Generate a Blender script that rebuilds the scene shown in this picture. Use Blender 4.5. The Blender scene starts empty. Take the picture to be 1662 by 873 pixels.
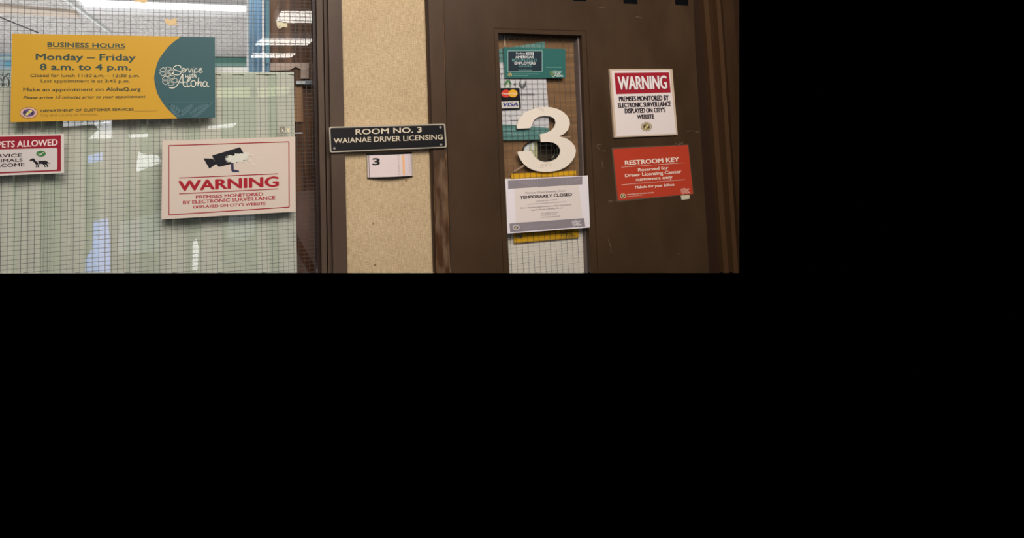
import bpy, math, random
from mathutils import Vector, Matrix, noise

random.seed(7)
S = bpy.context.scene
COL = S.collection

# ---------------------------------------------------------------- camera
W, H = 1662.0, 873.0
FOC, PX, PY = 867.0, 600.0, 146.0            # focal length and principal point, pixels
VH, VV = (3750.0, 120.0), (245.0, -13860.0)  # vanishing points of the wall's horizontals / verticals
EYE = 1.5
def ray_cam(x, y):
    return Vector(((x - PX) / FOC, (y - PY) / FOC, 1.0))
AX = ray_cam(*VH).normalized()
AZ = ray_cam(*VV).normalized()
AZ = (AZ - AX * AZ.dot(AX)).normalized()
AY = AZ.cross(AX)
def ray(x, y):
    r = ray_cam(x, y)
    return Vector((r.dot(AX), r.dot(AY), r.dot(AZ)))
_a, _b = ray(19.4, 126), ray(348.9, 126)
DIST = 0.4318 / ((_b / _b.y) - (_a / _a.y)).length
CAM = Vector((0.0, -DIST, EYE))
cd = bpy.data.cameras.new('camera')
cam = bpy.data.objects.new('camera', cd)
COL.objects.link(cam)
cd.sensor_fit = 'HORIZONTAL'; cd.sensor_width = 36.0
cd.lens = FOC / W * 36.0
cd.shift_x = (W / 2 - PX) / W
cd.shift_y = -(H / 2 - PY) / W
cd.clip_start = 0.01
rx = Vector((AX.x, AY.x, AZ.x)); ry = -Vector((AX.y, AY.y, AZ.y)); rz = -Vector((AX.z, AY.z, AZ.z))
cam.matrix_world = Matrix(((rx.x, ry.x, rz.x, CAM.x), (rx.y, ry.y, rz.y, CAM.y), (rx.z, ry.z, rz.z, CAM.z), (0, 0, 0, 1)))
S.camera = cam

# ---------------------------------------------------------------- world, lights, exposure
S.view_settings.view_transform = 'Standard'
S.view_settings.look = 'None'
S.view_settings.gamma = 1.0
S.view_settings.use_curve_mapping = False
S.view_settings.exposure = 0.0
wd = bpy.data.worlds.new('night_world'); S.world = wd
wd.use_nodes = True
wd.node_tree.nodes['Background'].inputs[0].default_value = (0, 0, 0, 1)
wd.node_tree.nodes['Background'].inputs[1].default_value = 0.0

def area(name, loc, target, sx, sy, power, colr):
    l = bpy.data.lights.new(name, 'AREA'); l.shape = 'RECTANGLE'; l.size = sx; l.size_y = sy
    l.energy = power; l.color = colr
    o = bpy.data.objects.new(name, l); COL.objects.link(o)
    o.location = loc
    o.rotation_euler = (Vector(target) - Vector(loc)).to_track_quat('-Z', 'Y').to_euler()
    return o
area('walkway_light', (0.30, -DIST - 0.55, EYE + 1.5), (0.40, 0.0, EYE - 0.1), 2.2, 0.9, 75, (1.0, 0.945, 0.885))
area('office_ceiling_fill', (-0.9, 2.4, EYE - 0.75), (-0.9, 2.4, EYE + 2), 3.2, 4.0, 66, (1.0, 0.98, 0.96))  # unseen upward fill, added to brighten the office ceiling

# ---------------------------------------------------------------- helpers
def P(x, y, d=0.0):
    r = ray(x, y)
    return CAM + r * ((d + DIST) / r.y)
def PZ(x, y, z):
    r = ray(x, y)
    return CAM + r * ((z - EYE) / r.z)
def lin(c):
    return tuple((v / 255 / 12.92) if v / 255 <= 0.04045 else ((v / 255 + 0.055) / 1.055) ** 2.4 for v in c)
E0 = 0.85
def ink(c, e=None):
    e = e or E0
    return tuple(min(0.9, v / e) for v in lin(c))

def clip(pts, xm=1200.0, ym=443.0):
    for k, m in ((0, xm), (1, ym)):
        out = []
        n = len(pts)
        for i in range(n):
            a, b = pts[i], pts[(i + 1) % n]
            ia, ib = a[k] <= m + 1e-6, b[k] <= m + 1e-6
            if ia: out.append(a)
            if ia != ib:
                t = (m - a[k]) / (b[k] - a[k])
                out.append((a[0] + (b[0] - a[0]) * t, a[1] + (b[1] - a[1]) * t))
        pts = out
        if not pts: break
    return pts

_world = {}
class MB:
    def __init__(s): s.v = []; s.f = []; s.smooth = False
    def face3(s, pts):
        n = len(s.v); s.v += [Vector(p) for p in pts]; s.f.append(list(range(n, n + len(pts))))
        return s
    def flat(s, px, d):
        px = clip(list(px))
        if len(px) > 2: s.face3([P(x, y, d) for x, y in px])
        return s
    def prism3(s, front, back):
        n = len(s.v); k = len(front)
        s.v += [Vector(p) for p in front] + [Vector(p) for p in back]
        s.f.append(list(range(n, n + k))); s.f.append(list(range(n + 2 * k - 1, n + k - 1, -1)))
        for i in range(k):
            j = (i + 1) % k
            s.f.append([n + i, n + k + i, n + k + j, n + j])
        return s
    def prism(s, px, d, t):
        px = clip(list(px))
        if len(px) > 2:
            fr = [P(x, y, d) for x, y in px]
            s.prism3(fr, [p + Vector((0, t, 0)) for p in fr])
        return s
    def ell(s, cx, cy, a, b, d, n=36, lean=0.0, t=0):
        pts = [(cx + a * math.cos(2 * math.pi * i / n), cy + b * math.sin(2 * math.pi * i / n) + lean * a * math.cos(2 * math.pi * i / n)) for i in range(n)]
        return s.prism(pts, d, t) if t else s.flat(pts, d)
    def ring(s, cx, cy, a, b, w, d, n=40):
        for i in range(n):
            t0, t1 = 2 * math.pi * i / n, 2 * math.pi * (i + 1) / n
            s.flat([(cx + a * math.cos(t0), cy + b * math.sin(t0)), (cx + a * math.cos(t1), cy + b * math.sin(t1)),
                    (cx + (a - w) * math.cos(t1), cy + (b - w) * math.sin(t1)), (cx + (a - w) * math.cos(t0), cy + (b - w) * math.sin(t0))], d)
        return s
    def stroke(s, pts, w, d, sm=True, taper=False):
        if sm and len(pts) > 2: pts = catmull(pts)
        n = len(pts); L = []; R = []
        for i, p in enumerate(pts):
            a = pts[max(i - 1, 0)]; b = pts[min(i + 1, n - 1)]
            dx, dy = b[0] - a[0], b[1] - a[1]; l = math.hypot(dx, dy) or 1
            ww = w[i * len(w) // n] if isinstance(w, (list, tuple)) else w
            if taper: ww *= 0.35 + 0.65 * math.sin(math.pi * (i + 0.5) / n)
            nx, ny = -dy / l * ww / 2, dx / l * ww / 2
            L.append((p[0] + nx, p[1] + ny)); R.append((p[0] - nx, p[1] - ny))
        for i in range(n - 1):
            s.flat([L[i], L[i + 1], R[i + 1], R[i]], d)
        return s
    def text(s, body, bl, br, cap, d, bold=0.0, shear=0.0, lean=None):
        """one printed line from bl to br with capitals cap high; bold thickens the strokes"""
        vs, fs, c = glyphs(body, 0.0, shear)
        if lean is None: lean = 7.1e-5 * ((bl[0] + br[0]) / 2 - 245)   # the wall's uprights at this place
        x0 = min(v[0] for v in vs); x1 = max(v[0] for v in vs)
        w = bold * cap * 1.75 if bold > 0 else 0.0
        sh = [(0, 0)] if w < .05 else [(-w, 0), (0, 0), (w, 0), (0, w * .45), (0, -w * .45)]
        for k, (ox, oy) in enumerate(sh):
            n = len(s.v)
            for x, y in vs:
                t = (x - x0) / (x1 - x0); h = w * .45 + y / c * (cap - w * .9)
                s.v.append(P(bl[0] + w + (br[0] - bl[0] - 2 * w) * t - lean * h + ox, bl[1] + (br[1] - bl[1]) * t - h + oy, d - .00001 * k))
            s.f += [[n + i for i in f] for f in fs]
        return s
    def build(s, name, m, parent=None, origin=None, **props):
        if not s.v: return None
        lo = Vector([min(v[k] for v in s.v) for k in range(3)]); hi = Vector([max(v[k] for v in s.v) for k in range(3)])
        c = origin or (lo + hi) / 2
        me = bpy.data.meshes.new(name)
        me.from_pydata([tuple(v - c) for v in s.v], [], s.f)
        if s.smooth:
            for p in me.polygons: p.use_smooth = True
        me.materials.append(m); me.update()
        o = bpy.data.objects.new(name, me); COL.objects.link(o)
        _world[o] = c
        if parent:
            o.parent = parent; o.location = c - _world[parent]
        else: o.location = c
        for k, v in props.items(): o[k] = v
        return o
def thing(name, loc, label, cat, group=None):
    o = bpy.data.objects.new(name, None); COL.objects.link(o); o.location = loc; o.empty_display_size = 0.05
    _world[o] = Vector(loc); o['label'] = label; o['category'] = cat
    if group: o['group'] = group
    return o
def catmull(p, k=6, closed=False):
    n = len(p); out = []
    g = (lambda i: p[i % n]) if closed else (lambda i: p[min(max(i, 0), n - 1)])
    for i in range(n if closed else n - 1):
        a, b, c, e = g(i - 1), g(i), g(i + 1), g(i + 2)
        for j in range(k):
            t = j / k
            out.append(tuple(0.5 * (2 * b[q] + (c[q] - a[q]) * t + (2 * a[q] - 5 * b[q] + 4 * c[q] - e[q]) * t * t + (3 * b[q] - a[q] - 3 * c[q] + e[q]) * t ** 3) for q in (0, 1)))
    if not closed: out.append(p[-1])
    return out
_gc = {}
def glyphs(body, bold, shear):
    def mk(b):
        f = bpy.data.curves.new('type', 'FONT'); f.body = b; f.size = 1; f.offset = bold; f.shear = shear; f.resolution_u = 3
        o = bpy.data.objects.new('type', f); COL.objects.link(o)
        dg = bpy.context.evaluated_depsgraph_get(); dg.update()
        m = bpy.data.meshes.new_from_object(o.evaluated_get(dg))
        r = ([(v.co.x, v.co.y) for v in m.vertices], [list(p.vertices) for p in m.polygons])
        bpy.data.objects.remove(o); bpy.data.curves.remove(f); bpy.data.meshes.remove(m)
        return r
    k = (bold, shear)
    if k not in _gc: _gc[k] = max(v[1] for v in mk('H')[0])
    vs, fs = mk(body)
    return vs, fs, _gc[k]
def Z(ox, oy, sc):                       # reads positions taken from an enlarged detail
    return lambda *p: [(ox + x / sc, oy + y / sc) for x, y in p]

# ---------------------------------------------------------------- materials
def mat(name, c, rough=0.6, spec=0.4, emit=None, strength=0.0, metal=0.0, alpha=None):
    m = bpy.data.materials.new(name); m.use_nodes = True
    b = m.node_tree.nodes['Principled BSDF']
    b.inputs['Base Color'].default_value = (*c, 1); b.inputs['Roughness'].default_value = rough
    b.inputs['Specular IOR Level'].default_value = spec; b.inputs['Metallic'].default_value = metal
    if emit: b.inputs['Emission Color'].default_value = (*emit, 1); b.inputs['Emission Strength'].default_value = strength
    return m
def nd(m, t, **k):
    n = m.node_tree.nodes.new(t)
    for a, v in k.items():
        if a in n.inputs: n.inputs[a].default_value = v
        else: setattr(n, a, v)
    return n
def lk(m, a, b): m.node_tree.links.new(a, b)
def noisy(m, c1, c2, scale, stretch=(1, 1, 1), detail=6, bump=0.0, bscale=None, lo=0.35, hi=0.65, dist=0.002):
    b = m.node_tree.nodes['Principled BSDF']
    g = nd(m, 'ShaderNodeNewGeometry'); mp = nd(m, 'ShaderNodeMapping'); mp.inputs['Scale'].default_value = stretch
    lk(m, g.outputs['Position'], mp.inputs['Vector'])
    n = nd(m, 'ShaderNodeTexNoise', Scale=scale, Detail=detail); lk(m, mp.outputs[0], n.inputs['Vector'])
    r = nd(m, 'ShaderNodeValToRGB'); r.color_ramp.elements[0].position = lo; r.color_ramp.elements[1].position = hi
    r.color_ramp.elements[0].color = (*c1, 1); r.color_ramp.elements[1].color = (*c2, 1)
    lk(m, n.outputs[0], r.inputs[0]); lk(m, r.outputs[0], b.inputs['Base Color'])
    if bump:
        bn = nd(m, 'ShaderNodeTexNoise', Scale=bscale or scale, Detail=4); lk(m, mp.outputs[0], bn.inputs['Vector'])
        bp = nd(m, 'ShaderNodeBump', Strength=bump, Distance=dist); lk(m, bn.outputs[0], bp.inputs['Height']); lk(m, bp.outputs[0], b.inputs['Normal'])
    return m, r

# burlap wall covering
m_burlap = mat('burlap', ink((200, 172, 130)), 0.9, 0.1)
def burlap(m):
    nt = m.node_tree; b = nt.nodes['Principled BSDF']
    g = nd(m, 'ShaderNodeNewGeometry')
    def thread(sc, stretch):
        mp = nd(m, 'ShaderNodeMapping'); mp.inputs['Scale'].default_value = stretch; lk(m, g.outputs['Position'], mp.inputs['Vector'])
        n = nd(m, 'ShaderNodeTexNoise', Scale=sc, Detail=3); lk(m, mp.outputs[0], n.inputs['Vector']); return n
    n1 = thread(420, (1, 0.1, 0.12)); n2 = thread(560, (0.12, 0.1, 1)); n3 = thread(7, (1, 1, 1)); n4 = thread(300, (1, 1, 1.4))
    ad = nd(m, 'ShaderNodeMath', operation='ADD'); lk(m, n1.outputs[0], ad.inputs[0]); lk(m, n2.outputs[0], ad.inputs[1])
    a2 = nd(m, 'ShaderNodeMath', operation='MULTIPLY_ADD'); a2.inputs[1].default_value = 0.35; lk(m, n3.outputs[0], a2.inputs[0]); lk(m, ad.outputs[0], a2.inputs[2])
    a3 = nd(m, 'ShaderNodeMath', operation='MULTIPLY_ADD'); a3.inputs[1].default_value = 0.9; lk(m, n4.outputs[0], a3.inputs[0]); lk(m, a2.outputs[0], a3.inputs[2])
    r = nd(m, 'ShaderNodeValToRGB'); e = r.color_ramp.elements
    mr = nd(m, 'ShaderNodeMapRange'); mr.inputs['From Min'].default_value = 1.15; mr.inputs['From Max'].default_value = 2.1; lk(m, a3.outputs[0], mr.inputs[0])
    e[0].position = 0.05; e[0].color = (*ink((152, 129, 97)), 1); e[1].position = 0.95; e[1].color = (*ink((206, 184, 150)), 1)
    k = e.new(0.5); k.color = (*ink((182, 158, 124)), 1)
    lk(m, mr.outputs[0], r.inputs[0]); lk(m, r.outputs[0], b.inputs['Base Color'])
    bp = nd(m, 'ShaderNodeBump', Strength=0.35, Distance=0.0012); lk(m, a3.outputs[0], bp.inputs['Height']); lk(m, bp.outputs[0], b.inputs['Normal'])
burlap(m_burlap)
m_door, _ = noisy(mat('door_paint', (0, 0, 0), 0.5, 0.3), ink((57, 41, 26)), ink((67, 49, 33)), 9, (1, 1, 0.5), 5, 0.12, 90)
m_jamb, _ = noisy(mat('jamb_paint', (0, 0, 0), 0.5, 0.3), ink((60, 43, 29)), ink((72, 53, 37)), 14, (1, 1, 0.3), 5, 0.15, 120)
m_casing, _ = noisy(mat('casing_paint', (0, 0, 0), 0.55, 0.3), ink((72, 56, 45)), ink((84, 67, 54)), 12, (1, 1, 0.3), 5, 0.1, 120)
m_worn, _ = noisy(mat('worn_jamb_paint', (0, 0, 0), 0.5, 0.3), ink((66, 40, 22)), ink((102, 80, 60)), 60, (1, 1, 0.28), 8, 0.35, 160, 0.38, 0.62)
m_wornline, _ = noisy(mat('bare_wood_edge', (0, 0, 0), 0.6, 0.2), ink((74, 48, 24)), ink((128, 92, 52)), 70, (1, 1, 0.3), 6)
m_dark = mat('recess_shade', ink((44, 28, 18)), 0.6, 0.2)  # brown darkened to carry the shade of grooves and recesses
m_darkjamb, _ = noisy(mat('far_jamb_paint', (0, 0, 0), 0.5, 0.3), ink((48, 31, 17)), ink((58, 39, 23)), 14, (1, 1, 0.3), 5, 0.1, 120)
m_wood, _ = noisy(mat('dark_wood_panel', (0, 0, 0), 0.5, 0.3), ink((54, 34, 22), .5), ink((94, 66, 47), .5), 70, (1, 1, 0.06), 8, 0.1, 200)
m_slab, _ = noisy(mat('mauve_brown_board', (0, 0, 0), 0.6, 0.2), ink((76, 56, 48), .5), ink((96, 74, 66), .5), 20, (1, 1, 0.3))
m_brace = mat('brace_wood', ink((62, 36, 22), .5), 0.6, 0.2)
m_refl_board, _ = noisy(mat('pinkish_reflection', (0, 0, 0), 0.6, 0.2), ink((140, 122, 112), .55), ink((164, 146, 134), .55), 30, (0.3, 1, 1))
m_refl_post, _ = noisy(mat('tan_reflection', (0, 0, 0), 0.6, 0.2), ink((118, 88, 62), .5), ink((138, 106, 78), .5), 40, (1, 1, 0.1))
m_card, m_card_r = noisy(mat('brown_board', (0, 0, 0), 0.7, 0.2), ink((112, 84, 58), .7), ink((132, 100, 70), .7), 60, (0.08, 1, 1), 6, 0.05, 200)
m_ceil, _ = noisy(mat('popcorn_ceiling', (0, 0, 0), 0.95, 0.1), ink((128, 126, 126), .5), ink((174, 171, 170), .5), 70, (1, 1.0, 1), 8, 0.5, 90, 0.36, 0.64, 0.01)
m_farwall = mat('office_wall_paint', ink((200, 206, 200), .75), 0.7, 0.2)
m_teal_band = mat('teal_fascia', ink((90, 138, 128), .75), 0.6, 0.2)
m_teal_lt = mat('pale_teal', ink((146, 178, 170), .75), 0.6, 0.2)
m_white = mat('white_paint', ink((232, 232, 232)), 0.5, 0.3)
m_blind, m_blind_r = noisy(mat('blind_vinyl', (0, 0, 0), 0.6, 0.25), ink((176, 176, 163), .61), ink((187, 186, 174), .61), 5, (1, 1, 0.6))
m_blind_g, _ = noisy(mat('green_blind_vinyl', (0, 0, 0), 0.6, 0.25), ink((162, 169, 152), .61), ink((175, 179, 164), .61), 5, (1, 1, 0.6))
m_curtain, _ = noisy(mat('blue_curtain', (0, 0, 0), 0.7, 0.2), (0.34, 0.60, 0.92), (0.48, 0.72, 0.94), 12, (1, 1, 0.2))
m_steel = mat('steel_wire', (0.09, 0.095, 0.09), 0.5, 0.4, metal=0.2)
m_silver = mat('brushed_silver', ink((190, 178, 160)), 0.35, 0.5, metal=0.35)
m_black = mat('black_enamel', ink((22, 20, 22)), 0.4, 0.4)
m_tape = mat('black_tape', (0.003, 0.003, 0.004), 0.7, 0.06)
m_masking = mat('masking_tape', ink((200, 172, 128), .75), 0.8, 0.1)
m_lamp = mat('lit_tube', (0.9, 0.9, 0.9), 0.5, 0.2, (1.0, 0.99, 0.97), 2.2)
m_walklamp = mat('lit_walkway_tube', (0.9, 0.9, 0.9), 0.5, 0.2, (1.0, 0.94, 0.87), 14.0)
m_dayglow = mat('daylight_glow', (0.5, 0.5, 0.5), 0.5, 0.2, (0.97, 0.98, 1.0), 6.5)  # glow of the added reflection patches
m_blueglow = mat('blue_glow', (0.5, 0.5, 0.5), 0.5, 0.2, (0.22, 0.38, 1.0), 6.5)
m_gardenglow = mat('garden_glow', (0.5, 0.5, 0.5), 0.5, 0.2, (0.72, 0.78, 0.42), 3.0)
m_lampbody = mat('lamp_body', ink((205, 205, 212), .7), 0.5, 0.3)
m_conduit = mat('pale_conduit', ink((205, 208, 222), .7), 0.5, 0.3)
m_cable = mat('dark_cable', ink((60, 60, 66), .7), 0.5, 0.3)
m_bar = mat('grey_bar', ink((120, 126, 134), .6), 0.35, 0.5)
m_leaf, _ = noisy(mat('dark_leaf', (0, 0, 0), 0.5, 0.3), ink((52, 54, 46), .7), ink((92, 96, 78), .7), 60)
def glass(name, fac):
    m = bpy.data.materials.new(name); m.use_nodes = True; nt = m.node_tree
    nt.nodes.remove(nt.nodes['Principled BSDF']); out = nt.nodes['Material Output']
    t = nd(m, 'ShaderNodeBsdfTransparent'); t.inputs[0].default_value = (0.985, 0.985, 0.98, 1)
    g = nd(m, 'ShaderNodeBsdfGlossy'); g.inputs['Roughness'].default_value = 0.0; g.inputs[0].default_value = (1, 1, 1, 1)
    f = nd(m, 'ShaderNodeFresnel'); f.inputs[0].default_value = fac
    mx = nd(m, 'ShaderNodeMixShader'); ge = nd(m, 'ShaderNodeNewGeometry'); iv = nd(m, 'ShaderNodeMath', operation='SUBTRACT'); iv.inputs[0].default_value = 1.0
    lk(m, ge.outputs['Backfacing'], iv.inputs[1]); mu = nd(m, 'ShaderNodeMath', operation='MULTIPLY'); lk(m, f.outputs[0], mu.inputs[0]); lk(m, iv.outputs[0], mu.inputs[1])
    lk(m, mu.outputs[0], mx.inputs[0]); lk(m, t.outputs[0], mx.inputs[1]); lk(m, g.outputs[0], mx.inputs[2])
    lk(m, mx.outputs[0], out.inputs[0]); return m
m_glass = glass('pane_glass', 1.72)
_pm = {}
def paper(c, rough=0.5, spec=0.3):
    k = (tuple(c), rough)
    if k not in _pm: _pm[k] = mat('print_%d_%d_%d' % tuple(c), ink(c), rough, spec)
    return _pm[k]

STR = {'kind': 'structure'}
# depths into the building, metres
D_CAS, D_WALL, D_DOOR, D_PANE, D_DGL = -0.012, 0.0, 0.004, 0.030, 0.020
def strip(xt0, xt1, xb0, xb1, yt=-150, yb=443):
    """an upright member given by its x at photo rows 0 and 443"""
    e = lambda a, b, y: a + (b - a) * y / 443.0
    return [(e(xt0, xb0, yt), yt), (e(xt1, xb1, yt), yt), (e(xt1, xb1, yb), yb), (e(xt0, xb0, yb), yb)]

# ---------------------------------------------------------------- structure: the wall
MB().prism(strip(550, 700, 559, 713), D_WALL, 0.06).build('wall_front', m_burlap, **STR)
MB().prism(strip(532.5, 554.3, 541, 564.2), D_CAS, 0.07).build('trim_1', m_casing, **STR)
# window frame with stepped beads
wf = MB().prism(strip(513.5, 523.5, 522.5, 531.0), 0.010, 0.05).prism(strip(525.5, 531, 533.0, 539), 0.004, 0.05).build('window_1', m_casing, **STR)
MB().prism(strip(521, 529, 529, 537), 0.028, 0.03).build('frame_groove', m_dark, wf)
MB().prism(strip(507.0, 515, 515.5, 524), 0.026, 0.03).build('glazing_bead', mat('glazing_bead_paint', ink((50, 36, 30)), 0.4, 0.4), wf)
pane_px = [(-90, -150), (514, -150), (519, 443), (-90, 443)]
MB().prism(pane_px, D_PANE, 0.005).build('window_pane', m_glass, wf)
# wires sealed in the pane
def wires(x0, x1, y0, y1, pxx, pxy, d, parent, w=0.55, ang=0.0, xe=None):
    mb = MB()
    a, b = P(x0, y0, d), P(x1, y1, d)
    ref = P((x0 + x1) / 2, (y0 + y1) / 2, d); sx = (P((x0 + x1) / 2 + 1, (y0 + y1) / 2, d) - ref).length; sz = (ref - P((x0 + x1) / 2, (y0 + y1) / 2 + 1, d)).length
    poly = [P(*q, d) for q in xe]
    def inside_span(axis, val):           # span of the pane polygon on the line axis = val
        hits = []
        n = len(poly)
        for i in range(n):
            p, q = poly[i], poly[(i + 1) % n]
            if (p[axis] - val) * (q[axis] - val) < 0:
                t = (val - p[axis]) / (q[axis] - p[axis]); hits.append((p + (q - p) * t)[2 - axis])
        return (min(hits), max(hits)) if len(hits) == 2 else None
    h = w * sx / 2
    xs = [p.x for p in poly]; zs = [p.z for p in poly]
    X = min(xs) + 0.003
    while X < max(xs):
        r = inside_span(0, X)
        if r: mb.prism3([Vector((X - h, d, r[0])), Vector((X + h, d, r[0])), Vector((X + h, d, r[1])), Vector((X - h, d, r[1]))],
                        [Vector((X - h, d + .0008, r[0])), Vector((X + h, d + .0008, r[0])), Vector((X + h, d + .0008, r[1])), Vector((X - h, d + .0008, r[1]))])
        X += pxx
    Zv = min(zs) + 0.004
    while Zv < max(zs):
        r = inside_span(2, Zv)
        if r: mb.prism3([Vector((r[0], d, Zv - h)), Vector((r[1], d, Zv - h)), Vector((r[1], d, Zv + h)), Vector((r[0], d, Zv + h))],
                        [Vector((r[0], d + .0008, Zv - h)), Vector((r[1], d + .0008, Zv - h)), Vector((r[1], d + .0008, Zv + h)), Vector((r[0], d + .0008, Zv + h))])
        Zv += pxy
    return mb.build('wire_mesh', m_steel, parent)
UPX = (P(251, 150) - P(250, 150)).length
UPD = (P(876, 220) - P(875, 220)).length
wires(0, 514, 0, 443, 9.75 * UPX, 7.45 * UPX, D_PANE + 0.002, wf, 0.48, xe=[(-80, -140), (513, -140), (518, 442.8), (-80, 442.8)])

# door frame, left
MB().prism(strip(691.8, 719.8, 705.4, 730.8), D_CAS, 0.06).build('trim_2', m_jamb, **STR)
wj = bpy.data.objects['trim_2']
MB().flat([(704.9, 262), (706.5, 257), (709, 270), (711, 259), (714, 262), (716.5, 254), (719, 266), (721, 258), (723, 250), (725.6, 247), (729.2, 443), (709.5, 443)], D_CAS - 0.0004).build('worn_paint', m_worn, wj)
MB().stroke([(724.6, 246), (726, 320), (728.3, 380), (730, 443)], 1.1, D_CAS - 0.0008).stroke([(703.8, 300), (706.5, 370), (709, 443)], 0.8, D_CAS - 0.0008).stroke([(719.3, 0), (720.6, 60), (723.4, 160)], 0.5, D_CAS - 0.0008).build('bare_edge', m_wornline, wj)
MB().flat(strip(691.8, 695.2, 705.4, 709.2), D_CAS - 0.0003).build('shadow_edge', m_dark, wj)  # shadow along the jamb edge, painted as a dark strip
# door slab, in one piece around its vision light
dl = lambda y: 808.4 + (826.8 - 808.4) * (y - 53) / 390.0
dr = lambda y: 944.0 + (958.5 - 944.0) * (y - 53) / 390.0
slab = MB()
slab.prism([(716, -150), (1118.8, -150), (1128.5, 80), (1151.5, 443), (dr(443), 443), (dr(57.5), 57.5), (dl(53), 53), (dl(443), 443), (732, 443)], D_DOOR, 0.03)
door = slab.build('door_1', m_door, **STR)
# moulding lines around the light
mould = MB()
mould.stroke([(820.0 - 3, 443), (801.6, 46), ], 1.0, D_DOOR - .0004, False).stroke([(801.4, 45.6), (951.2, 50.2)], 1.0, D_DOOR - .0004, False).stroke([(951, 50), (970.5, 443)], 1.0, D_DOOR - .0004, False)
mould.build('moulding_groove', m_dark, door)
# glazing stop on the inner edges, seen on the right reveal
MB().prism([(dr(57) - 7, 58), (dr(57) + 1, 58), (dr(443) + 1, 443), (dr(443) - 5, 443)], 0.017, 0.02).build('glazing_stop', mat('grey_stop', ink((110, 98, 94)), 0.5, 0.3), door)
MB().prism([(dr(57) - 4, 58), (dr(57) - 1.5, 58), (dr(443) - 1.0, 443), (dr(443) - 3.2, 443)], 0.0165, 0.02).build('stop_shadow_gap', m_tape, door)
MB().prism([(800, 45), (960, 48), (968, 443), (815, 443)], D_DGL, 0.004).build('door_pane', m_glass, door)
wires(810, 955, 60, 443, 9.1 * UPD, 7.5 * UPD, D_DGL + 0.0015, door, 0.27, xe=[(806, 52), (956, 54), (965, 442.8), (820, 442.8)])
# scuffs and old tape marks
m_scuff = mat('pale_scuff', ink((104, 88, 72)), 0.8, 0.1)
sc = MB()
for a in ([(969, 235), (975, 234.5)], [(969.3, 236), (970, 240), (973, 241.5)], [(978, 245), (983.5, 245)], [(972, 13), (979, 12), (981, 13)], [(1032, 27), (1042, 29), (1040, 31)],
          [(977, 262), (978.5, 272)], [(987, 388), (991, 400), (992, 410)], [(1115, 213), (1125, 212)], [(1128, 214), (1135, 214)], [(1099, 121.5), (1101, 121.5)], [(1100, 411), (1103, 412)], [(703, 135), (706, 134)]):
    sc.stroke(a, 0.8, D_DOOR - .0004, False)
for a, n in (((992, 327), 9), ((1101, 233), 6)):
    for k in range(n):
        x = a[0] + random.uniform(-6, 6); y = a[1] + random.uniform(-2, 2)
        sc.stroke([(x, y), (x + random.uniform(1, 4), y - random.uniform(-.6, 1.2))], random.uniform(.5, 1.3), D_DOOR - .0004, False)
sc.build('tape_scuffs', m_scuff, door, label='pale tape residue and scuffs on the brown paint')

m_bead = mat('bead_highlight', ink((70, 48, 29)), 0.5, 0.3)  # highlight on the stop beads put into a lighter brown
# door frame, right: stops and beads
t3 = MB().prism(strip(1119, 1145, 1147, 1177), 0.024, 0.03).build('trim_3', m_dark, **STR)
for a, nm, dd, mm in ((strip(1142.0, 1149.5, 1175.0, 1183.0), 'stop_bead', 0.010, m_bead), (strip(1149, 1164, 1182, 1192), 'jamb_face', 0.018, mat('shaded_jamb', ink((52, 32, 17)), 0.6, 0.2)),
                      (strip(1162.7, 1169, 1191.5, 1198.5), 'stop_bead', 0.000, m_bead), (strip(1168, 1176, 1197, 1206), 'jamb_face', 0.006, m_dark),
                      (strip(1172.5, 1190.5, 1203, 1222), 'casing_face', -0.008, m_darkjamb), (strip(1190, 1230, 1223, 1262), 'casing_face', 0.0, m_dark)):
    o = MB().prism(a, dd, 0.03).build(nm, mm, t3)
    if nm == 'stop_bead':
        x0, x1, xb0 = a[0][0], a[1][0], a[3][0]

# black tape pieces on the door top
for k, (q, where) in enumerate((([(930, -14), (951.5, -14), (951.8, 2.2), (930.3, 1.2)], 'nearest the door light, barely in view at the top'),
          ([(1011, -12), (1033.5, -12), (1034.8, 6.6), (1012.2, 5.4)], 'between two others along the door top'),
          ([(1095, -10), (1116.5, -10), (1117.2, 9.2), (1096.5, 7.6)], 'nearest the right edge of the door top'))):
    MB().prism(q, D_DOOR - .0006, .0006).build('tape_patch', m_tape, label='black tape square ' + where, category='tape', group='black tape squares on the door top')

# ---------------------------------------------------------------- shared prints
def seal(cx, cy, a, b, d, parent, ring=(214, 176, 160), inner=(84, 74, 110), rim=(80, 54, 40)):
    s = MB().ell(cx, cy, a, b, d).build('seal', paper(rim), parent)
    MB().ell(cx, cy, a * .94, b * .93, d - .0002).build('seal_ring', paper(ring), s)
    mb = MB().ring(cx, cy, a * .68, b * .68, a * .05, d - .0004, 28)
    for k in range(26):                       # ring of tiny marks like lettering
        t = 2 * math.pi * k / 26
        x, y = cx + a * .81 * math.cos(t), cy + b * .81 * math.sin(t)
        mb.ell(x, y, a * .045, b * .06, d - .0004, 6)
    mb.ell(cx, cy, a * .64, b * .64, d - .0004, 28)
    mb.build('seal_disc', paper(inner), s)
    MB().ell(cx + a * .18, cy - b * .22, a * .22, b * .3, d - .0006, 10).ell(cx - a * .2, cy + b * .2, a * .2, b * .28, d - .0006, 10).ell(cx, cy, a * .12, b * .2, d - .0006, 8).build('seal_emblem', paper((206, 190, 120)), s)
    MB().ell(cx - a * .36, cy - b * .06, a * .14, b * .28, d - .0006, 10).ell(cx + a * .38, cy + b * .1, a * .15, b * .26, d - .0006, 10).build('seal_shield', paper((52, 46, 60)), s)
    return s
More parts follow.
